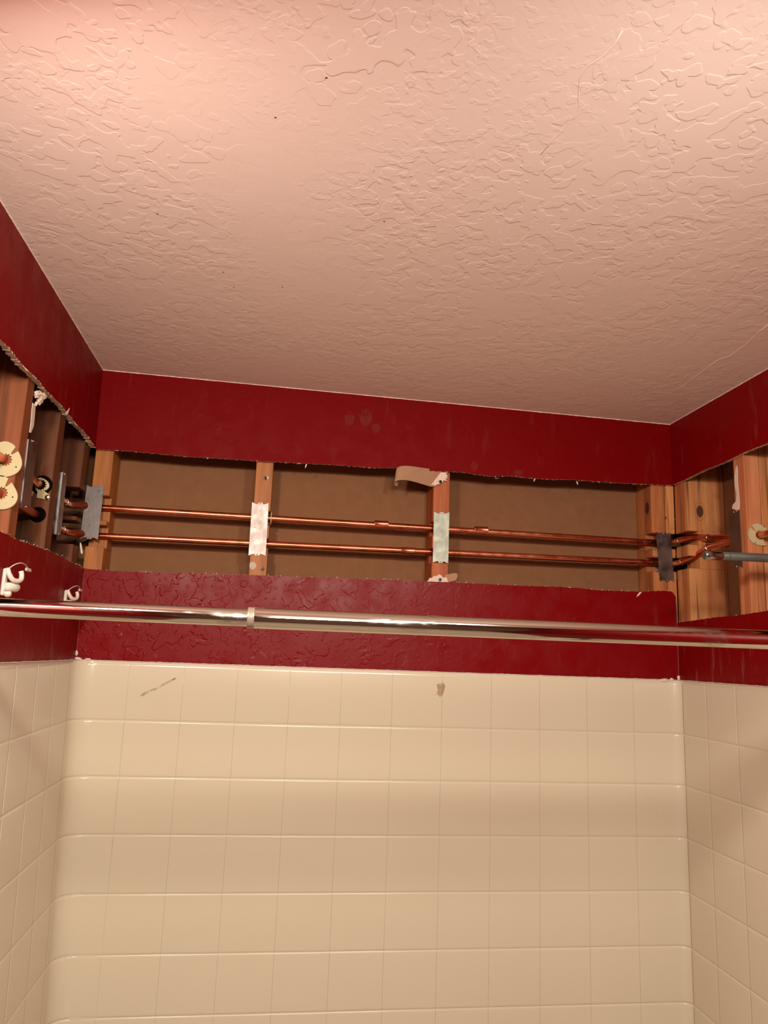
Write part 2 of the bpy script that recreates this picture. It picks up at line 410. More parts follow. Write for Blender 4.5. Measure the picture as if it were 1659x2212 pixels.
rows = [(-.1343, -.004)]+[(-.0087-TS*(i+1), -.0087-TS*i) for i in range(1, 9)]
back_s = [-.6294+.1261*k for k in range(11)]
def s_left(y): L = -(XL(0)+OFF+RL); return -(L+RL*math.pi/2+(-y-OFF-RL))
def s_right(y): return (XR-OFF-RR)+RR*math.pi/2+(-y-OFF-RR)
seams = [s_left(-.052-.1262*k) for k in range(6, -1, -1)]+back_s+[s_right(-.008-OFF-RR+.012)]+[s_right(-.1314-.1225*k) for k in range(6)]
tcount = 0
for z0, z1 in rows:
    proto = None
    for s0, s1 in zip(seams, seams[1:]):
        flat = abs(s0) < .64 and abs(s1) < .64
        if flat and proto:
            o = proto.copy(); C.objects.link(o); o.parent = sur
            o.location = proto.location+Vector((s0-ps0, 0, 0)); continue
        V, F = tile_vf(s0, s1, z0, z1, 0 if flat or s1 < -.86 or s0 > .84 else 14)
        o = mesh('tile', V, F, GEL, sur, smooth=True, fix=False)
        if flat: proto, ps0 = o, s0

# bathtub under the surround (below the frame)
def tub():
    bm = bmesh.new(); r = []
    for (x, y0, y1, z) in ((.735, -.03, -.74, -1.72), (.735, -.03, -.74, -1.26), (.73, -.035, -.735, -1.25), (.66, -.10, -.67, -1.25), (.64, -.12, -.65, -1.27), (.56, -.18, -.60, -1.60)):
        r.append([bm.verts.new(q) for q in ((-x, y1, z), (x, y1, z), (x, y0, z), (-x, y0, z))])
    for a, b in zip(r, r[1:]):
        for i in range(4): bm.faces.new((a[i], a[(i+1) % 4], b[(i+1) % 4], b[i]))
    bm.faces.new(r[-1]); bm.faces.new(r[0][::-1]); me = bpy.data.meshes.new('bathtub'); bm.to_mesh(me); bm.free()
    return link('bathtub', me, GEL)
tag(tub(), 'cream bathtub below the tiled surround', 'bathtub')

# ------------------------------------------------------------------ studs
def kn(Pt, ox, oy, r): return (Pt.x-ox, Pt.y-oy, Pt.z-.40, r)
WO['orange2'] = mat_wood('wood_orange_knot', (150, 70, 28), (180, 96, 44), knots=[kn(aty(957, 1070, DW), (aty(934.5, 1130, DW).x+aty(970, 1130, DW).x)/2, (DW+YREAR)/2, .0036)], rough=.5, bands=.3)
WO['corner'] = mat_wood('wood_corner', (150, 82, 44), (190, 120, 72), knots=[kn(atx(1398, 1098, .7062), .7256, (DW+YREAR)/2, .013)], bands=.6)
WO['fir'] = mat_wood('wood_fir', (150, 78, 44), (206, 142, 88), knots=[kn(aty(1512, 1105, -.050), .8290, -.01875, .012), kn(aty(1493, 1325, -.050), .8290, -.01875, .003)], scale=.8, bands=1.3)
def stud(x0, x1, y0, y1, mat, label, notches=(), front='-y', z0=-1.70, z1=.695, b=.0012):
    parts = []; zs = sorted({z0, z1} | {q for n_ in notches for q in n_[:2]})
    for a, c in zip(zs, zs[1:]):
        dep = next((n_[2] for n_ in notches if n_[0] <= a+1e-6 and c <= n_[1]+1e-6), 0)
        X0, X1, Y0, Y1 = x0, x1, y0, y1
        if dep:
            if front == '-y': Y0 += dep
            if front == '+x': X1 -= dep
            if front == '-x': X0 += dep
        parts.append(boxvf(X0, X1, Y0, Y1, a, c, 0 if dep else b))
    V, F = join(parts)
    o = mesh('wall_stud', V, F, WO[mat], origin=((x0+x1)/2, (y0+y1)/2, .40))
    return tag(o, label, 'stud')
FY = DW
P = lambda px, py, y=FY: aty(px, py, y).x
nb = [(.350, .386, .035), (.278, .316, .035)]
stud(P(193, 1100), P(233, 1100), FY, YREAR, 'orange', 'orange-brown wood stud in the left corner of the opening behind a plain grey plate', [(.338, .400, .03), (.272, .326, .03)])
stud(P(545, 1130), P(582.5, 1130), FY, YREAR, 'orange', 'orange wood stud left of centre carrying the pinkish white plate', nb)
stud(P(934.5, 1130), P(970, 1130), FY, YREAR, 'orange2', 'knotty orange wood stud right of centre under the torn brown paper', nb)
stud(.7062, .7450, FY, YREAR, 'corner', 'pale wood stud with dark oval knot at the right end of the back opening', [(.350, .392, .04), (.288, .326, .04)])
stud(.7475, .7735, FY, YREAR, 'fir3', 'narrow pale wood stud in the right corner behind the tilted dark plate', [(.350, .392, .05), (.288, .326, .05)])
XLi = -.776
stud(-.864, XLi, -.485, -.447, 'brown', 'brown wood stud at the left frame edge with two ivory pipe clips')
stud(-.864, XLi, -.268, -.226, 'dark', 'shaded brown wood stud in the left wall opening with a screwed ivory clip')
stud(-.864, -.7775, -.047, .008, 'dark', 'shadowed wood stud with rough pipe notches next to the back left corner', [(.335, .405, .055), (.268, .325, .055)], '+x')
XRi = XR+DW
stud(XRi, .8830, -.050, .0125, 'fir', 'broad pale grained wood stud on the right wall behind the curved copper fittings', [(.355, .392, .03), (.292, .325, .03)], '-x')
stud(XRi, .8130, -.3045, -.2625, 'fir2', 'pale wood stud at the right frame edge with plaster streak and long dark plate')
stud(.8145, .8830, -.3035, -.2625, 'fir3', 'back board doubled behind the pale stud at the right frame edge', [], '-x')

bst = [o for o in C.objects if o.name.startswith('wall_stud') and 'screwed ivory' in o['label']][0]
for hz, hx, hr in ((.3605, -.796, .021), (.2975, -.797, .0165)):
    V, F = tubevf([(hx, -.2681, hz), (hx, -.2672, hz)], hr, 28); mesh('hole_shade_disc', V, F, HOLE, bst)  # flat dark disc round the pipe, painted shade of a bored hole
# ------------------------------------------------------------------ nail plates
def nail_plate(TL, TR, BR, BL, nrm, mat, label, text=False, th=.0014, flange=0, seed=0):
    q = lambda u, v: (1-v)*((1-u)*TL+u*TR)+v*((1-u)*BL+u*BR)
    h = (BL-TL).length; d = .0035/h
    top = [(0, 0), (.10, .55*d), (.22, 1.15*d), (.36, 1.3*d), (.37, .1*d), (.64, .1*d), (.65, 1.3*d), (.78, 1.15*d), (.90, .55*d), (1, 0)]
    out = [q(u, v) for u, v in top]+[q(u, 1-v) for u, v in reversed(top)]
    V, F = polyplate(out, nrm, th)
    o = mesh('nail_plate', V, F, mat); tag(o, label, 'nail plate')
    if flange:
        s = Vector(nrm)*-1
        a, b = q(0, .01), q(0, .99)
        V, F = polyplate([a, b, b+s*flange, a+s*flange], (TR-TL).normalized(), .0012); mesh('flange', V, F, mat, o)
    for v in (.022, .978):                                   # punched prongs bent into the wood
        c = q(.5, v); V, F = spherevf(c+Vector(nrm)*th, .0022, (1, 1, .8), 8, 5); mesh('prong', V, F, ZINC, o, smooth=True)
    if text:
        for s_, u, v, size in (('Uni-Tie', .52, .33, .0085), ('psi  8', .22, .38, .0065)):
            cu = bpy.data.curves.new('lettering', 'FONT'); cu.body = s_; cu.size = size; cu.extrude = .00008
            to = bpy.data.objects.new('lettering', cu); C.objects.link(to)
            dg = bpy.context.evaluated_depsgraph_get(); me = bpy.data.meshes.new_from_object(to.evaluated_get(dg)); bpy.data.objects.remove(to)
            X = (BL-TL).normalized(); Z = Vector(nrm).normalized(); Y = Z.cross(X)
            R = Matrix((X, Y, Z)).transposed().to_4x4(); R.translation = q(u, v)+Z*(th+.0001)
            me.transform(R); link('lettering', me, EMBOSS, o)
    return o
yp = .0110
A = lambda *p: [aty(px, py, yp) for px, py in p]
nail_plate(*A((188, 1048), (225, 1048.6), (211.6, 1166), (173, 1164)), (0, -1, 0), GALV_D2, 'plain grey steel plate on the stud in the left corner of the opening')
nail_plate(*A((544.6, 1085), (580.5, 1086.5), (573.8, 1201), (536.8, 1200)), (0, -1, 0), GALV_P, 'nail plate with pinkish white reflection across two copper pipes left of centre', True)
nail_plate(*A((937.2, 1105.5), (970.4, 1106.5), (968, 1217.5), (934.5, 1215.4)), (0, -1, 0), GALV_G, 'nail plate with pale greenish reflection on the knotty stud right of centre', True)
nail_plate(*A((1417, 1149), (1447.6, 1151), (1456, 1256.5), (1425, 1255.6)), (0, -1, 0), GALV_D, 'tilted dark grey nail plate by the back right corner')
A = lambda x, *p: [atx(px, py, x) for px, py in p]
nail_plate(*A(XLi+.001, (60.6, 948), (79, 951), (64, 1099), (44, 1097)), (1, 0, 0), GALV_D, 'long brown-grey steel plate with bent edge on the leftmost stud', flange=.012)
nail_plate(*A(XLi+.001, (134.7, 1019), (143.5, 1024), (130, 1157), (120, 1155)), (1, 0, 0), GALV_D, 'narrow grey steel plate seen edge-on between leftmost stud and corner', flange=.006)
nail_plate(*A(XRi-.001, (1575, 1106), (1597.7, 1101), (1605, 1226), (1580.5, 1226.6)), (-1, 0, 0), GALV_D, 'long dark plate on the right wall stud partly behind the grey pipe')

# ------------------------------------------------------------------ copper pipes
PR = .0079; PY = .036
zpx = lambda px, py: aty(px, py, PY).z
def pipe(name, nodes, label, couplings, elbows):
    pts = smoothpath(nodes, .022, 7); V, F = tubevf(pts, PR, 20)
    o = mesh(name, V, F, COP, smooth=True, auto=50); tag(o, label, 'copper pipe')
    for a, b in couplings:
        a, b = Vector(a), Vector(b); d = (b-a)
        V, F = tubevf([a, a+d*.03, a+d*.06, a+d*.94, a+d*.97, b], [PR+.0003, PR+.0016, PR+.0012, PR+.0012, PR+.0016, PR+.0003], 20)
        c = mesh('coupling', V, F, COP, o, auto=50)
        for q in (a, b):
            V, F = tubevf([q-d.normalized()*.0008, q, q+d.normalized()*.0008], [PR+.0004, PR+.0011, PR+.0004], 20); mesh('solder_ring', V, F, SOLD, c, smooth=True)
    for sub in elbows:
        pts = smoothpath(sub, .022, 8); n = len(pts)
        R = [PR+.0014]*n; V, F = tubevf(pts, R, 20); c = mesh('elbow', V, F, COP, o, auto=50)
        for q, d in ((pts[0], (pts[1]-pts[0]).normalized()), (pts[-1], (pts[-1]-pts[-2]).normalized())):
            V, F = tubevf([q-d*.0018, q-d*.0006, q+d*.0006, q+d*.0018], [PR+.0012, PR+.0022, PR+.0022, PR+.0012], 20); mesh('rim', V, F, SOLD, c, smooth=True)
    return o
z1l, z1r = zpx(240, 1098), zpx(1400, 1166); z2l, z2r = zpx(240, 1159), zpx(1400, 1215)
g1 = lambda x: z1l+(z1r-z1l)*(x+.72)/1.41; g2 = lambda x: z2l+(z2r-z2l)*(x+.72)/1.41
c1 = [(aty(px, 1130, PY).x) for px in (809, 838)]; c1b = [aty(px, 1150, PY).x for px in (1025, 1053)]; c2 = [aty(px, 1190, PY).x for px in (866, 895)]
xl1 = -.800
cp = lambda g, xs: [(xs[0], PY, g(xs[0])), (xs[1], PY, g(xs[1]))]
E1 = [(.760, .033, .3695), (.783, -.006, .373), (.807, -.040, .3775), (.820, -.072, .372)]
pipe('copper_pipe', [(xl1, -.92, .3585), (xl1, -.05, .3625), (-.766, PY, g1(-.766)), (.745, PY, .3695)]+E1+[(.843, -.13, .365), (.843, -.6, .362)],
     'upper copper water pipe running across the opening and round both corners',
     [cp(g1, c1), cp(g1, c1b)],
     [[(xl1, -.075, .3622), (xl1, -.045, .3625), (-.774, .020, g1(-.77))], [(.778, .003, .3722), (.790, -.016, .3765), (.803, -.036, .378), (.815, -.060, .3735), (.8195, -.071, .372)]])
pipe('copper_pipe', [(xl1, -.92, .297), (xl1, -.05, .2975), (-.766, PY, g2(-.766)), (.745, PY, g2(.745)), (.772, .014, .3095), (.808, -.052, .331), (.803, -.10, .344), (.803, -.262, .3425), (.803, -.8, .342)],
     'lower copper water pipe running across the opening and round both corners',
     [cp(g2, c2)],
     [[(xl1, -.075, .2973), (xl1, -.045, .2975), (-.774, .020, g2(-.77))], [(.781, -.002, .315), (.800, -.037, .326), (.806, -.062, .335), (.8035, -.095, .343)]])

# ------------------------------------------------------------------ ivory pipe clips
def clip_vf(c, R, gaps, hole=.0098, flat=(), th=.0032, n=96, web=.0145, rot=0):
    """annular plate in the xz plane, facing -y, toothed hole, cut slots"""
    V, F = [], []
    def ro(t):
        r = R*(1+.10*math.cos(2*t+rot)+.05*math.cos(3*t+1))
        for a, w_ in gaps:
            d = abs((t-a+math.pi) % (2*math.pi)-math.pi)
            if d < w_: r = web
        return r
    def ri(t):
        ph = (t*13/(2*math.pi)) % 1
        return hole+(.0022 if ph < .5 else 0)
    for i in range(n):
        t = 2*math.pi*i/n; d = Vector((math.cos(t), 0, math.sin(t)))
        a, b = Vector(c)+d*ri(t), Vector(c)+d*ro(t)
        V += [a, b, b+Vector((0, -th, 0)), a+Vector((0, -th, 0))]
    for i in range(n):
        j = (i+1) % n
        for k in range(4): F.append([i*4+k, j*4+k, j*4+(k+1) % 4, i*4+(k+1) % 4])
    return V, F
def pin(c, r, mat, parent, d=(0, -1, 0), h=.001, name='pin_hole_shade'):
    d = Vector(d); V, F = tubevf([Vector(c), Vector(c)+d*h], r, 10); return mesh(name, V, F, mat, parent)
def clip(c, R, gaps, label, rot=0, holes=()):
    V, F = clip_vf(c, R, gaps, rot=rot); o = mesh('pipe_clip', V, F, IVORY); tag(o, label, 'pipe clip')
    pin(Vector(c)+Vector((0, .0014, 0)), .0128, HOLE, o, h=.0004, name='hole_shade_disc')  # dark disc behind the teeth paints the shade of the hole
    for dx, dz in holes: pin(Vector(c)+Vector((dx, -.0030, dz)), .0013, HOLE, o, h=.0006)
    return o
clip((xl1+.004, -.4858, .359), .030, [(math.radians(52), .13), (math.radians(218), .16)], 'ivory plastic pipe clip round the upper pipe on the leftmost stud', 2.6, [(.020, -.012)])
clip((xl1+.004, -.4858, .2975), .029, [(math.radians(62), .14), (math.radians(200), .2)], 'ivory plastic pipe clip round the lower pipe on the leftmost stud', 2.2, [(.021, -.006)])
clip((.803, -.3052, .3425), .027, [(math.radians(140), .10), (math.radians(-40), .22)], 'ivory plastic pipe clip on the stud at the right frame edge', .8, [(.012, .021), (-.013, -.019)])
cB = Vector((xl1+.002, -.2685, .3605))
V, F = clip_vf(cB, .0155, [(math.radians(215), .5)], web=.0125)
o = mesh('pipe_clip', V, F, IVORY); tag(o, 'ivory plastic clip with round screw head deeper in the left wall opening', 'pipe clip')
V, F = polyplate([cB+Vector(q) for q in ((-.004, -.0005, -.012), (.008, -.0005, -.012), (.020, -.0005, -.020), (.0225, -.0005, -.026), (.020, -.0005, -.031), (-.004, -.0005, -.028))], (0, -1, 0), .0028); mesh('tab', V, F, IVORY, o)
V, F = polyplate([cB+Vector(q) for q in ((-.012, -.0005, -.015), (-.024, -.0005, -.021), (-.030, -.0005, -.020), (-.018, -.0005, -.026), (-.014, -.0005, -.025))], (0, -1, 0), .0028); mesh('tab', V, F, IVORY, o)
V, F = spherevf(cB+Vector((.017, -.0035, -.0255)), .0055, (1, .45, 1), 14, 8); mesh('screw_head', V, F, ZINC, o, smooth=True)
# thin edge-on clip on the left-of-centre stud
xr2 = P(582.5, 1130)
V, F = clip_vf((0, 0, 0), .0195, [], n=48); V = [Vector((xr2+.0015-v.y*.6, .038+v.x*.8, g1(-.33)-.002+v.z)) for v in V]
o = mesh('pipe_clip', V, F, IVORY); tag(o, 'thin ivory clip seen edge-on right of the pinkish white plate', 'pipe clip')

# ------------------------------------------------------------------ screws, nails
def screw(c, d, r, mat, label, head_only=True, ln=.012):
    c, d = Vector(c), Vector(d).normalized()
    V, F = tubevf([c, c+d*.0012, c+d*.0022, c+d*.0024], [r*.5, r*.95, r, r*.8], 14)
    o = mesh('drywall_screw', V, F, mat, auto=40); tag(o, label, 'screw')
    V, F = tubevf([c-d*ln, c], r*.42, 8); mesh('shank', V, F, mat, o)
    a = d.orthogonal().normalized(); b = d.cross(a)
    for u, v in ((a, b), (b, a)):
        V, F = polyplate([c+d*.0024+u*r*.55*s1+v*r*.12*s2 for s1, s2 in ((-1, -1), (1, -1), (1, 1), (-1, 1))], d, .0001); mesh('recess_shade', V, F, HOLE, o)  # thin dark cross paints the shade in the screw slot
    return o
screw(aty(573, 1033, .010), (.25, -1, 0), .0042, SCREW, 'small dark screw near the top of the left of centre stud')
screw(aty(567, 1228, .010), (.1, -1, 0), .0044, SCREW, 'black screw low on the left of centre stud below the white plate')
screw(aty(951, 1041, .004), (.1, -1, .1), .0042, SCREW, 'dark green-black screw in torn white paper at the opening top')
screw(aty(950, 1252, .004), (0, -1, 0), .0042, SCREW, 'dark screw in torn white paper at the opening bottom edge')
screw(atx(1580, 1024, XRi-.006), (-1, -.35, .05), .0042, SCREW, 'black screw standing out of the rightmost stud beside plaster')
screw(aty(1413.5, 1184, .006), (-.4, -1, .1), .0045, SCREW, 'round grey screw head left of the tilted plate, highest of three')
screw(aty(1417, 1203, .007), (-.5, -1, 0), .0030, SCREW, 'small grey screw head left of the tilted plate, middle of three')
screw(aty(1419, 1232, .006), (-.4, -1, 0), .0040, SCREW, 'dark screw head left of the tilted plate, lowest of three')
screw(aty(1437, 1118, .007), (.1, -1, .1), .0032, ZINC, 'bent nail head above the tilted plate in the stud joint')
screw(aty(1462, 1122, .006), (.6, -1, 0), .0026, ZINC, 'small nail head right of the stud joint above the plate')

# ------------------------------------------------------------------ torn paper and plaster
def ragged(cx, cy, y, rx, ry, seed, n=44, jag=.28, plane='y', x=0):
    pts = []
    for i in range(n):
        t = 2*math.pi*i/n; k = 1+jag*noise.noise(Vector((math.cos(t)*2.2, math.sin(t)*2.2, seed)))*1.6+(jag*.35 if i % 2 else -jag*.25)*random.random()
        px, py = cx+rx*k*math.cos(t), cy+ry*k*math.sin(t)
        pts.append(aty(px, py, y) if plane == 'y' else atx(px, py, x))
    return pts
def patch(name, pts, nrm, mat, label, cat, th=.0012, parent=None):
    V, F = polyplate(pts, nrm, th); o = mesh(name, V, F, mat, parent)
    return tag(o, label, cat) if not parent else o
def sheet(name, rowsP, mat, parent=None, th=.0007, label=None, cat=None):
    V, F = [], []; n = len(rowsP[0]); R = len(rowsP)
    for r_ in rowsP: V += list(r_)
    for i in range(R-1):
        for j in range(n-1): F.append([i*n+j, i*n+j+1, (i+1)*n+j+1, (i+1)*n+j])
    o = mesh(name, V, F, mat, parent, smooth=True); md = o.modifiers.new('thickness', 'SOLIDIFY'); md.thickness = th; md.offset = 0
    ms = o.modifiers.new('smooth', 'SUBSURF'); ms.levels = 2; ms.render_levels = 2
    if label: tag(o, label, cat)
    return o
top = [(966, 1018, .009), (935, 1013, .002), (905, 1009, -.006), (880, 1005, -.012), (863, 1006, -.013), (855, 1012, -.006), (856, 1020, .004), (862, 1026, .009)]
bot = [(940, 1055, .0105), (917, 1048, .003), (895, 1041, -.006), (876, 1037, -.012), (860, 1037, -.014), (850, 1043, -.007), (852, 1049, .003), (859, 1052, .009)]
rowsP = [[aty(a[0]+(b[0]-a[0])*t, a[1]+(b[1]-a[1])*t, a[2]+(b[2]-a[2])*t) for a, b in zip(top, bot)] for t in (0, .33, .66, 1)]
tp = sheet('torn_paper', rowsP, TAN, label='curled brown torn drywall paper hanging above the knotty stud', cat='torn paper')
wp = [(925, 1028), (927, 1022), (934, 1022), (937, 1019.5), (948, 1021), (958, 1020.5), (966, 1021), (963, 1025), (967, 1027), (965, 1031), (968, 1033), (962, 1034), (966, 1039), (958, 1038), (955, 1043), (949, 1046), (943, 1047), (940, 1050), (936, 1047), (930, 1048), (924, 1049), (919, 1047), (925, 1044), (923, 1040), (927, 1037)]
patch('torn_paper', [aty(a, b, .0075) for a, b in wp], (0, -1, 0), PALE, 'ragged white paper patch round a screw at the opening top', 'torn paper', .0012)
wp = [(922, 1256), (926, 1252), (928, 1248), (933, 1249), (937, 1244), (942, 1245), (948, 1241), (953, 1243), (957, 1248), (964, 1247), (969, 1251), (975, 1257), (960, 1258)]
pb = patch('torn_paper', [aty(a, b, .0070) for a, b in wp], (0, -1, 0), PALE, 'ragged white paper patch at the foot of the knotty stud', 'torn paper', .0015)
fl = [[(955, 1243, .009), (972, 1239, .003), (990, 1236, -.004)], [(960, 1250, .008), (975, 1248, .002), (989, 1246, -.006)], [(966, 1258, .007), (975, 1257, .002), (986, 1254, -.003)]]
sheet('flap', [[aty(*q) for q in r_] for r_ in fl], TAN, pb)
patch('label_residue', ragged(546, 1222, .0118, 7.5, 8.5, 3, 16, .18), (0, -1, 0), BLOCKPAPER, 'torn grey-white label remnant low on the left of centre stud', 'torn label', .0005)
patch('paper_scrap', [aty(a, b, .0112) for a, b in ((576, 1030), (580, 1029), (580.5, 1035), (576, 1036))], (0, -1, 0), PALE, 'tiny white paper scrap beside the screw at the stud top', 'paper scrap', .0015)
pl = [(1590, 1010), (1592.5, 1006), (1594, 1018), (1594, 1040), (1596, 1062), (1598, 1085), (1597, 1101), (1591, 1102), (1586, 1100), (1582, 1098), (1584, 1090), (1590, 1084), (1592, 1070), (1588, 1050), (1587, 1030)]
patch('plaster_streak', [atx(a, b, XRi) for a, b in pl], (-1, 0, 0), PALE, 'white plaster streak on the rightmost stud above the long dark plate', 'plaster', .0012)
pl = [(75, 846), (84, 845), (97, 850), (101, 856), (94, 862), (88, 869), (80, 868), (79, 880), (76, 872), (75, 862)]
_ = tag(mesh('plaster_lump', *join([spherevf(atx(a, b, XLi+.002), r_, (.7, 1, 1), 10, 7, .8, i) for i, (a, b, r_) in enumerate(((80, 852, .007), (86, 856, .009), (93, 855, .007), (84, 866, .0065), (78, 872, .004), (90, 864, .005), (98, 856, .004)))]), PALE), 'crumbling white plaster lump where the leftmost stud meets the cut wall edge', 'plaster')
pl = [(70, 870), (76, 875), (74, 900), (72, 920), (66, 935), (63, 934), (66, 910), (68, 885)]
patch('plaster_streak', [atx(a, b, XLi) for a, b in pl], (1, 0, 0), PALE, 'thin pale plaster streak down the leftmost stud edge above its plate', 'plaster', .001)
# splinter at the left corner stud
sp = [[aty(171, 1170, .004), aty(176, 1171, .004)], [aty(173, 1186, .0), aty(178, 1187, .0)], [aty(174, 1198, -.002), aty(180, 1197, -.002)]]
sheet('wood_splinter', sp, PALE, th=.001, label='pale wood splinter hanging below the plain grey corner plate', cat='splinter')
# shreds of face paper along the cut edges: too many and fine to count
def shreds(parent, S, cut, N, n, a0, a1, up, size, seed):
    rnd = random.Random(seed); V, F = [], []
    for i in range(n):
        a = rnd.uniform(a0, a1); z = interp(cut, a); P0 = S(a, z)-Vector(N)*.0005
        T = (S(a+.01, z)-S(a, z)).normalized(); s = size*rnd.uniform(.4, 1.2); dz = (-1 if up else 1)*rnd.uniform(.1, 1)
        lean = rnd.uniform(-1, 1); b = len(V)
        tip = P0+T*s*lean+Vector((0, 0, dz*s))-Vector(N)*s*rnd.uniform(.1, .8)
        V += [P0-T*s*.35, P0+T*s*.35, (P0+tip)/2+T*s*.12-Vector(N)*s*.2, tip]
        F += [[b, b+1, b+2], [b, b+2, b+3]]
    o = mesh('paper_shreds', V, F, PALE, parent); o['kind'] = 'stuff'
shreds(wall_back, Sback, up_back, (0, 1, 0), 60, -.98, .98, True, .0045, 1)
shreds(wall_back, Sback, lo_back, (0, 1, 0), 120, -.98, .98, False, .0040, 2)
shreds(wall_left, Sleft, up_left, (-1, 0, 0), 60, -.66, -.01, True, .0060, 3)
shreds(wall_left, Sleft, lo_left, (-1, 0, 0), 50, -.66, -.01, False, .0040, 4)
shreds(wall_right, Sright, lo_right, (1, 0, 0), 30, -.4, -.01, False, .0030, 5)
# big individual shreds
for px, py, dx, dy, w_ in ((1384, 1279, -9, 11, 5), (1246, 1040, 2, 8, 3), (662, 1003, -3, 9, 3), (1228, 1268, 6, 2, 6), (1075, 1033, -5, 1, 8), (1155, 1034, -2, 7, 3)):
    q = [aty(px-w_/2, py, -.0008), aty(px+w_/2, py, -.0008), aty(px+dx*.6+w_*.4, py+dy*.6, -.003), aty(px+dx, py+dy, -.004), aty(px+dx*.6-w_*.4, py+dy*.55, -.002)]
    V, F = polyplate(q, (0, -1, 0), .0006); mesh('paper_shred', V, F, PALE, wall_back)
q = [atx(141, 893, XL(.5)+.001), atx(150, 881, XL(.5)+.004), atx(147, 892, XL(.5)+.003), atx(143, 897, XL(.5)+.001)]
V, F = polyplate(q, (1, 0, 0), .0008); mesh('paper_shred', V, F, PALE, wall_left)
# caulk lumps in the two lower corners
def lump(pts, label, seed):
    parts = []
    for i, (px, py, r, sx, sz) in enumerate(pts):
        c = aty(px, py, -.003); parts.append(spherevf(c, r*1.3, (sx, .45, sz), 12, 8, .5, seed+i))
    V, F = join(parts); o = mesh('caulk_smear', V, F, CAULK, smooth=True); return tag(o, label, 'caulk')
lump([(166, 1423, .0055, 1.6, .6), (164, 1411, .004, .9, 1.2), (190, 1424, .003, 1.8, .6), (178, 1427, .003, 2.4, .5)], 'white caulk smear in the left corner where red paint meets surround', 1)
lump([(1436, 1469.5, .0042, 3.0, .75), (1451, 1468, .003, 1.5, 1), (1467, 1465, .004, 1, 1.3), (1478, 1472, .004, 1.8, .7)], 'white caulk smear in the right corner above the surround', 5)

# ------------------------------------------------------------------ shower rod
RY, RZ = -.76, .0845
rod = empty('shower_rod', (0, RY, RZ-.02)); tag(rod, 'chrome telescoping shower curtain rod spanning the alcove in front of the red wall', 'curtain rod')
xj = aty(543, 1337, RY).x
n = 40
V, F = tubevf([(XL(.08)+.0005+(xj-XL(.08)+.02)*i/n, RY, RZ) for i in range(n+1)], .0128, 40); mesh('inner_tube', V, F, CHR, rod, auto=50)
V, F = tubevf([(xj, RY, RZ), (xj+.0015, RY, RZ)]+[(xj+.004+(XR-.0005-xj-.004)*i/n, RY, RZ) for i in range(n+1)], [.0135, .0148]+[.0151]*(n+1), 40); mesh('outer_tube', V, F, CHR, rod, auto=40)
col_ = M('clear_grey_collar', lin(150, 132, 116), .35, .3).m
V, F = tubevf([(xj-.006, RY, RZ), (xj-.0055, RY, RZ), (xj-.003, RY, RZ), (xj+.0005, RY, RZ), (xj+.004, RY, RZ), (xj+.0045, RY, RZ)], [.0130, .0152, .0158, .0152, .0158, .0150], 40); mesh('collar', V, F, col_, rod, auto=50)
for x0, d in ((XL(.08)+.0003, 1), (XR-.0003, -1)):
    V, F = tubevf([(x0, RY, RZ), (x0+d*.003, RY, RZ), (x0+d*.012, RY, RZ), (x0+d*.02, RY, RZ)], [.028, .028, .020, .0165], 32); mesh('end_flange', V, F, CHR, rod, auto=40)

# ------------------------------------------------------------------ grey pipe stub on the right
a, b = aty(1521, 1199, -.42), aty(1659, 1205.5, -.42); d = (b-a).normalized(); e_ = a+d*((.8835-a.x)/d.x)
def hollow(p0, p1, ro, ri, n=28):
    dd = (p1-p0).normalized(); L = (p1-p0).length
    return tubevf([p0+dd*.03, p0, p0, p0+dd*.0012, p1], [ri, ri, ro-.0008, ro, ro], n, cap=False)
gp = mesh('steel_pipe', *hollow(a, e_, .0092, .0066), STEEL, auto=40)
tag(gp, 'dark grey round pipe with open end sticking out from the right wall', 'pipe')
V, F = tubevf([a+d*.002, a+d*.0035, a+d*.038, a+d*.040], [.0092, .0100, .0100, .0092], 28, cap=False); mesh('tip_sleeve', V, F, mat_metal('bright_sleeve', (190, 186, 178), .2), gp, auto=50)
V, F = tubevf([a+d*.052, a+d*.053, a+d*.055, a+d*.056], [.0093, .0097, .0097, .0093], 28, cap=False); mesh('ring', V, F, STEEL, gp, auto=50)
V, F = tubevf([e_-d*.10, e_-d*.0985, e_], [.0093, .0105, .0105], 28, cap=False); mesh('rear_sleeve', V, F, STEEL, gp, auto=50)

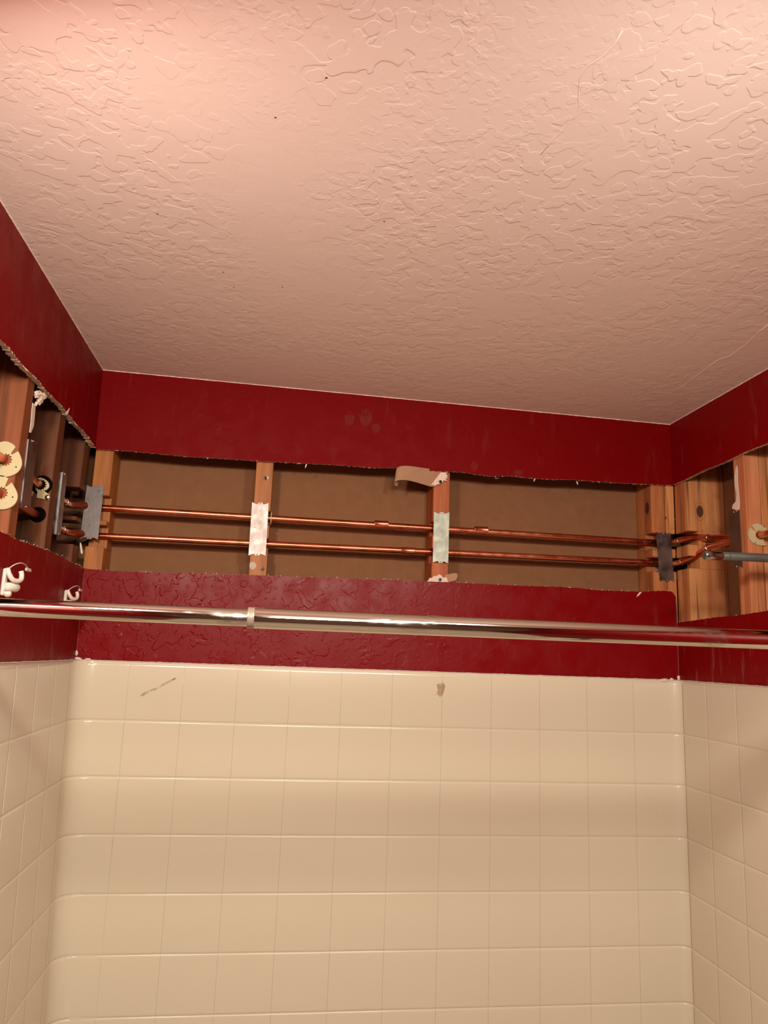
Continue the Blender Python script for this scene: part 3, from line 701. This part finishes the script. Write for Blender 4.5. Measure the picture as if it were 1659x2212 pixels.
# ------------------------------------------------------------------ white hooks on the left wall
def hook(px, py, k, label, drop=1):
    xw = XL(.13); c = atx(px, py, xw)                      # c: foot of the U, local axes: a=y (towards back), z up
    def p(a, z, o): return Vector((xw+o, c.y+a, c.z+z))
    base = empty('wall_hook', p(0, -.02*k, 0)); tag(base, label, 'hook')
    U = [p(-.014*k, .014*k, .006), p(-.0155*k, .004*k, .010), p(-.010*k, -.005*k, .015), p(.002*k, -.006*k, .020), p(.012*k, -.002*k, .022), p(.015*k, .006*k, .021), p(.0145*k, .013*k, .019)]
    V, F = tubevf(smoothpath(U, .006*k, 4), .0042*k, 12); mesh('prong', V, F, WHITEP, base, smooth=True)
    V, F = tubevf([p(-.017*k, -.017*k, .008), p(-.015*k, -.017*k, .009), p(.010*k, -.016*k, .014), p(.014*k, -.0155*k, .014), p(.016*k, -.015*k, .013)], [.004*k, .0075*k, .0085*k, .0075*k, .003*k], 14); mesh('barrel', V, F, WHITEP, base, smooth=True)
    V, F = boxvf(xw, xw+.006, c.y-.019*k, c.y-.006*k, c.z-.032*k, c.z+.014*k, .002); mesh('back_plate', V, F, WHITEP, base)
    V, F = spherevf(p(-.008*k, -.028*k, .009), .0068*k, (1, 1.1, 1), 12, 8); mesh('foot', V, F, WHITEP, base, smooth=True)
    arm = [p(-.014*k, .012*k, .006), p(-.006*k, .021*k, .012), p(.010*k, .0275*k, .018), p(.035*k, .027*k, .018), p(.062*k, .0245*k, .014), p(.098*k, .021*k, .010)]
    V, F = tubevf(smoothpath(arm, .02, 6), .00085, 8); mesh('wire_arm', V, F, WHITEP, base, smooth=True)
    V, F = boxvf(xw+.0125, xw+.0165, c.y+.054*k, c.y+.078*k, c.z+.0175*k, c.z+.0235*k, .001); mesh('wire_tag', V, F, WHITEP, base)
    return base
hook(12, 1247, 1.0, 'white plastic wall hook with wire arm at the left frame edge')
hook(142, 1288, .92, 'white plastic wall hook with wire arm half hidden behind the rod')

# ------------------------------------------------------------------ marks with a shape of their own
def alpha_mat(name, c, a, sc_=60, lo=.4, hi=.7):
    k = M(name, lin(*c), .7, spec=.1); k.set('Alpha', k.ramp(k.noise(sc_, 4, .65), lo, hi, 0, a)); return k.m
SM = alpha_mat('dust_smudge', (150, 84, 78), .22, 40, .3, .8); RUST = alpha_mat('brown_smear', (176, 140, 100), .35, 40, .3, .6); SCUFF = alpha_mat('grey_scuff', (140, 110, 88), .35, 60, .35, .7)
for cx, cy, rx, ry in ((790, 903, 13, 20), (812, 925, 9, 11), (755, 905, 10, 16), (1024, 1008, 7, 11), (1118, 1022, 10, 8)):
    V, F = polyplate(ragged(cx, cy, -.0006, rx, ry, cx, 20, .2), (0, -1, 0), .0001); mesh('dust_smudge', V, F, SM, wall_back)
def onsur(pts, mt, name):
    V, F = polyplate([aty(px, py, -.0050) for px, py in pts], (0, -1, 0), .0001); mesh(name, V, F, mt, sur)
onsur([(943, 1478), (958, 1474), (962, 1482), (957, 1500), (951, 1506), (942, 1500), (946, 1490)], RUST, 'brown_smear')
onsur([(303, 1501), (318, 1492), (340, 1484), (360, 1473), (380, 1463), (379, 1467), (358, 1479), (340, 1488), (322, 1497), (306, 1505)], SCUFF, 'scuff_mark')
def atc(px, py): 
    q = at(px, py, (0, 0, 1), .71); return at(px, py, (0, 0, 1), ZC(q.x))
for ln, rr in ((((1659, 702), (1640, 716), (1610, 745), (1575, 770), (1550, 778), (1520, 800), (1490, 822), (1470, 838), (1452, 848)), .0006),
               (((1345, 66), (1325, 100), (1300, 124), (1270, 142), (1252, 170), (1250, 200), (1250, 232), (1232, 262), (1210, 286), (1190, 306), (1168, 334)), .0006)
               ):
    V, F = tubevf([atc(*q)+Vector((0, 0, rr*.35)) for q in ln], rr, 8); mesh('paint_ridge', V, F, CEIL, bpy.data.objects['ceiling'], smooth=True)
for px, py in ((705, 168), (595, 254), (830, 478), (482, 588), (610, 620), (340, 462), (505, 620)):
    V, F = spherevf(atc(px, py), .0013, (1.3, .8, .4), 8, 5); mesh('dark_speck', V, F, HOLE, bpy.data.objects['ceiling'])
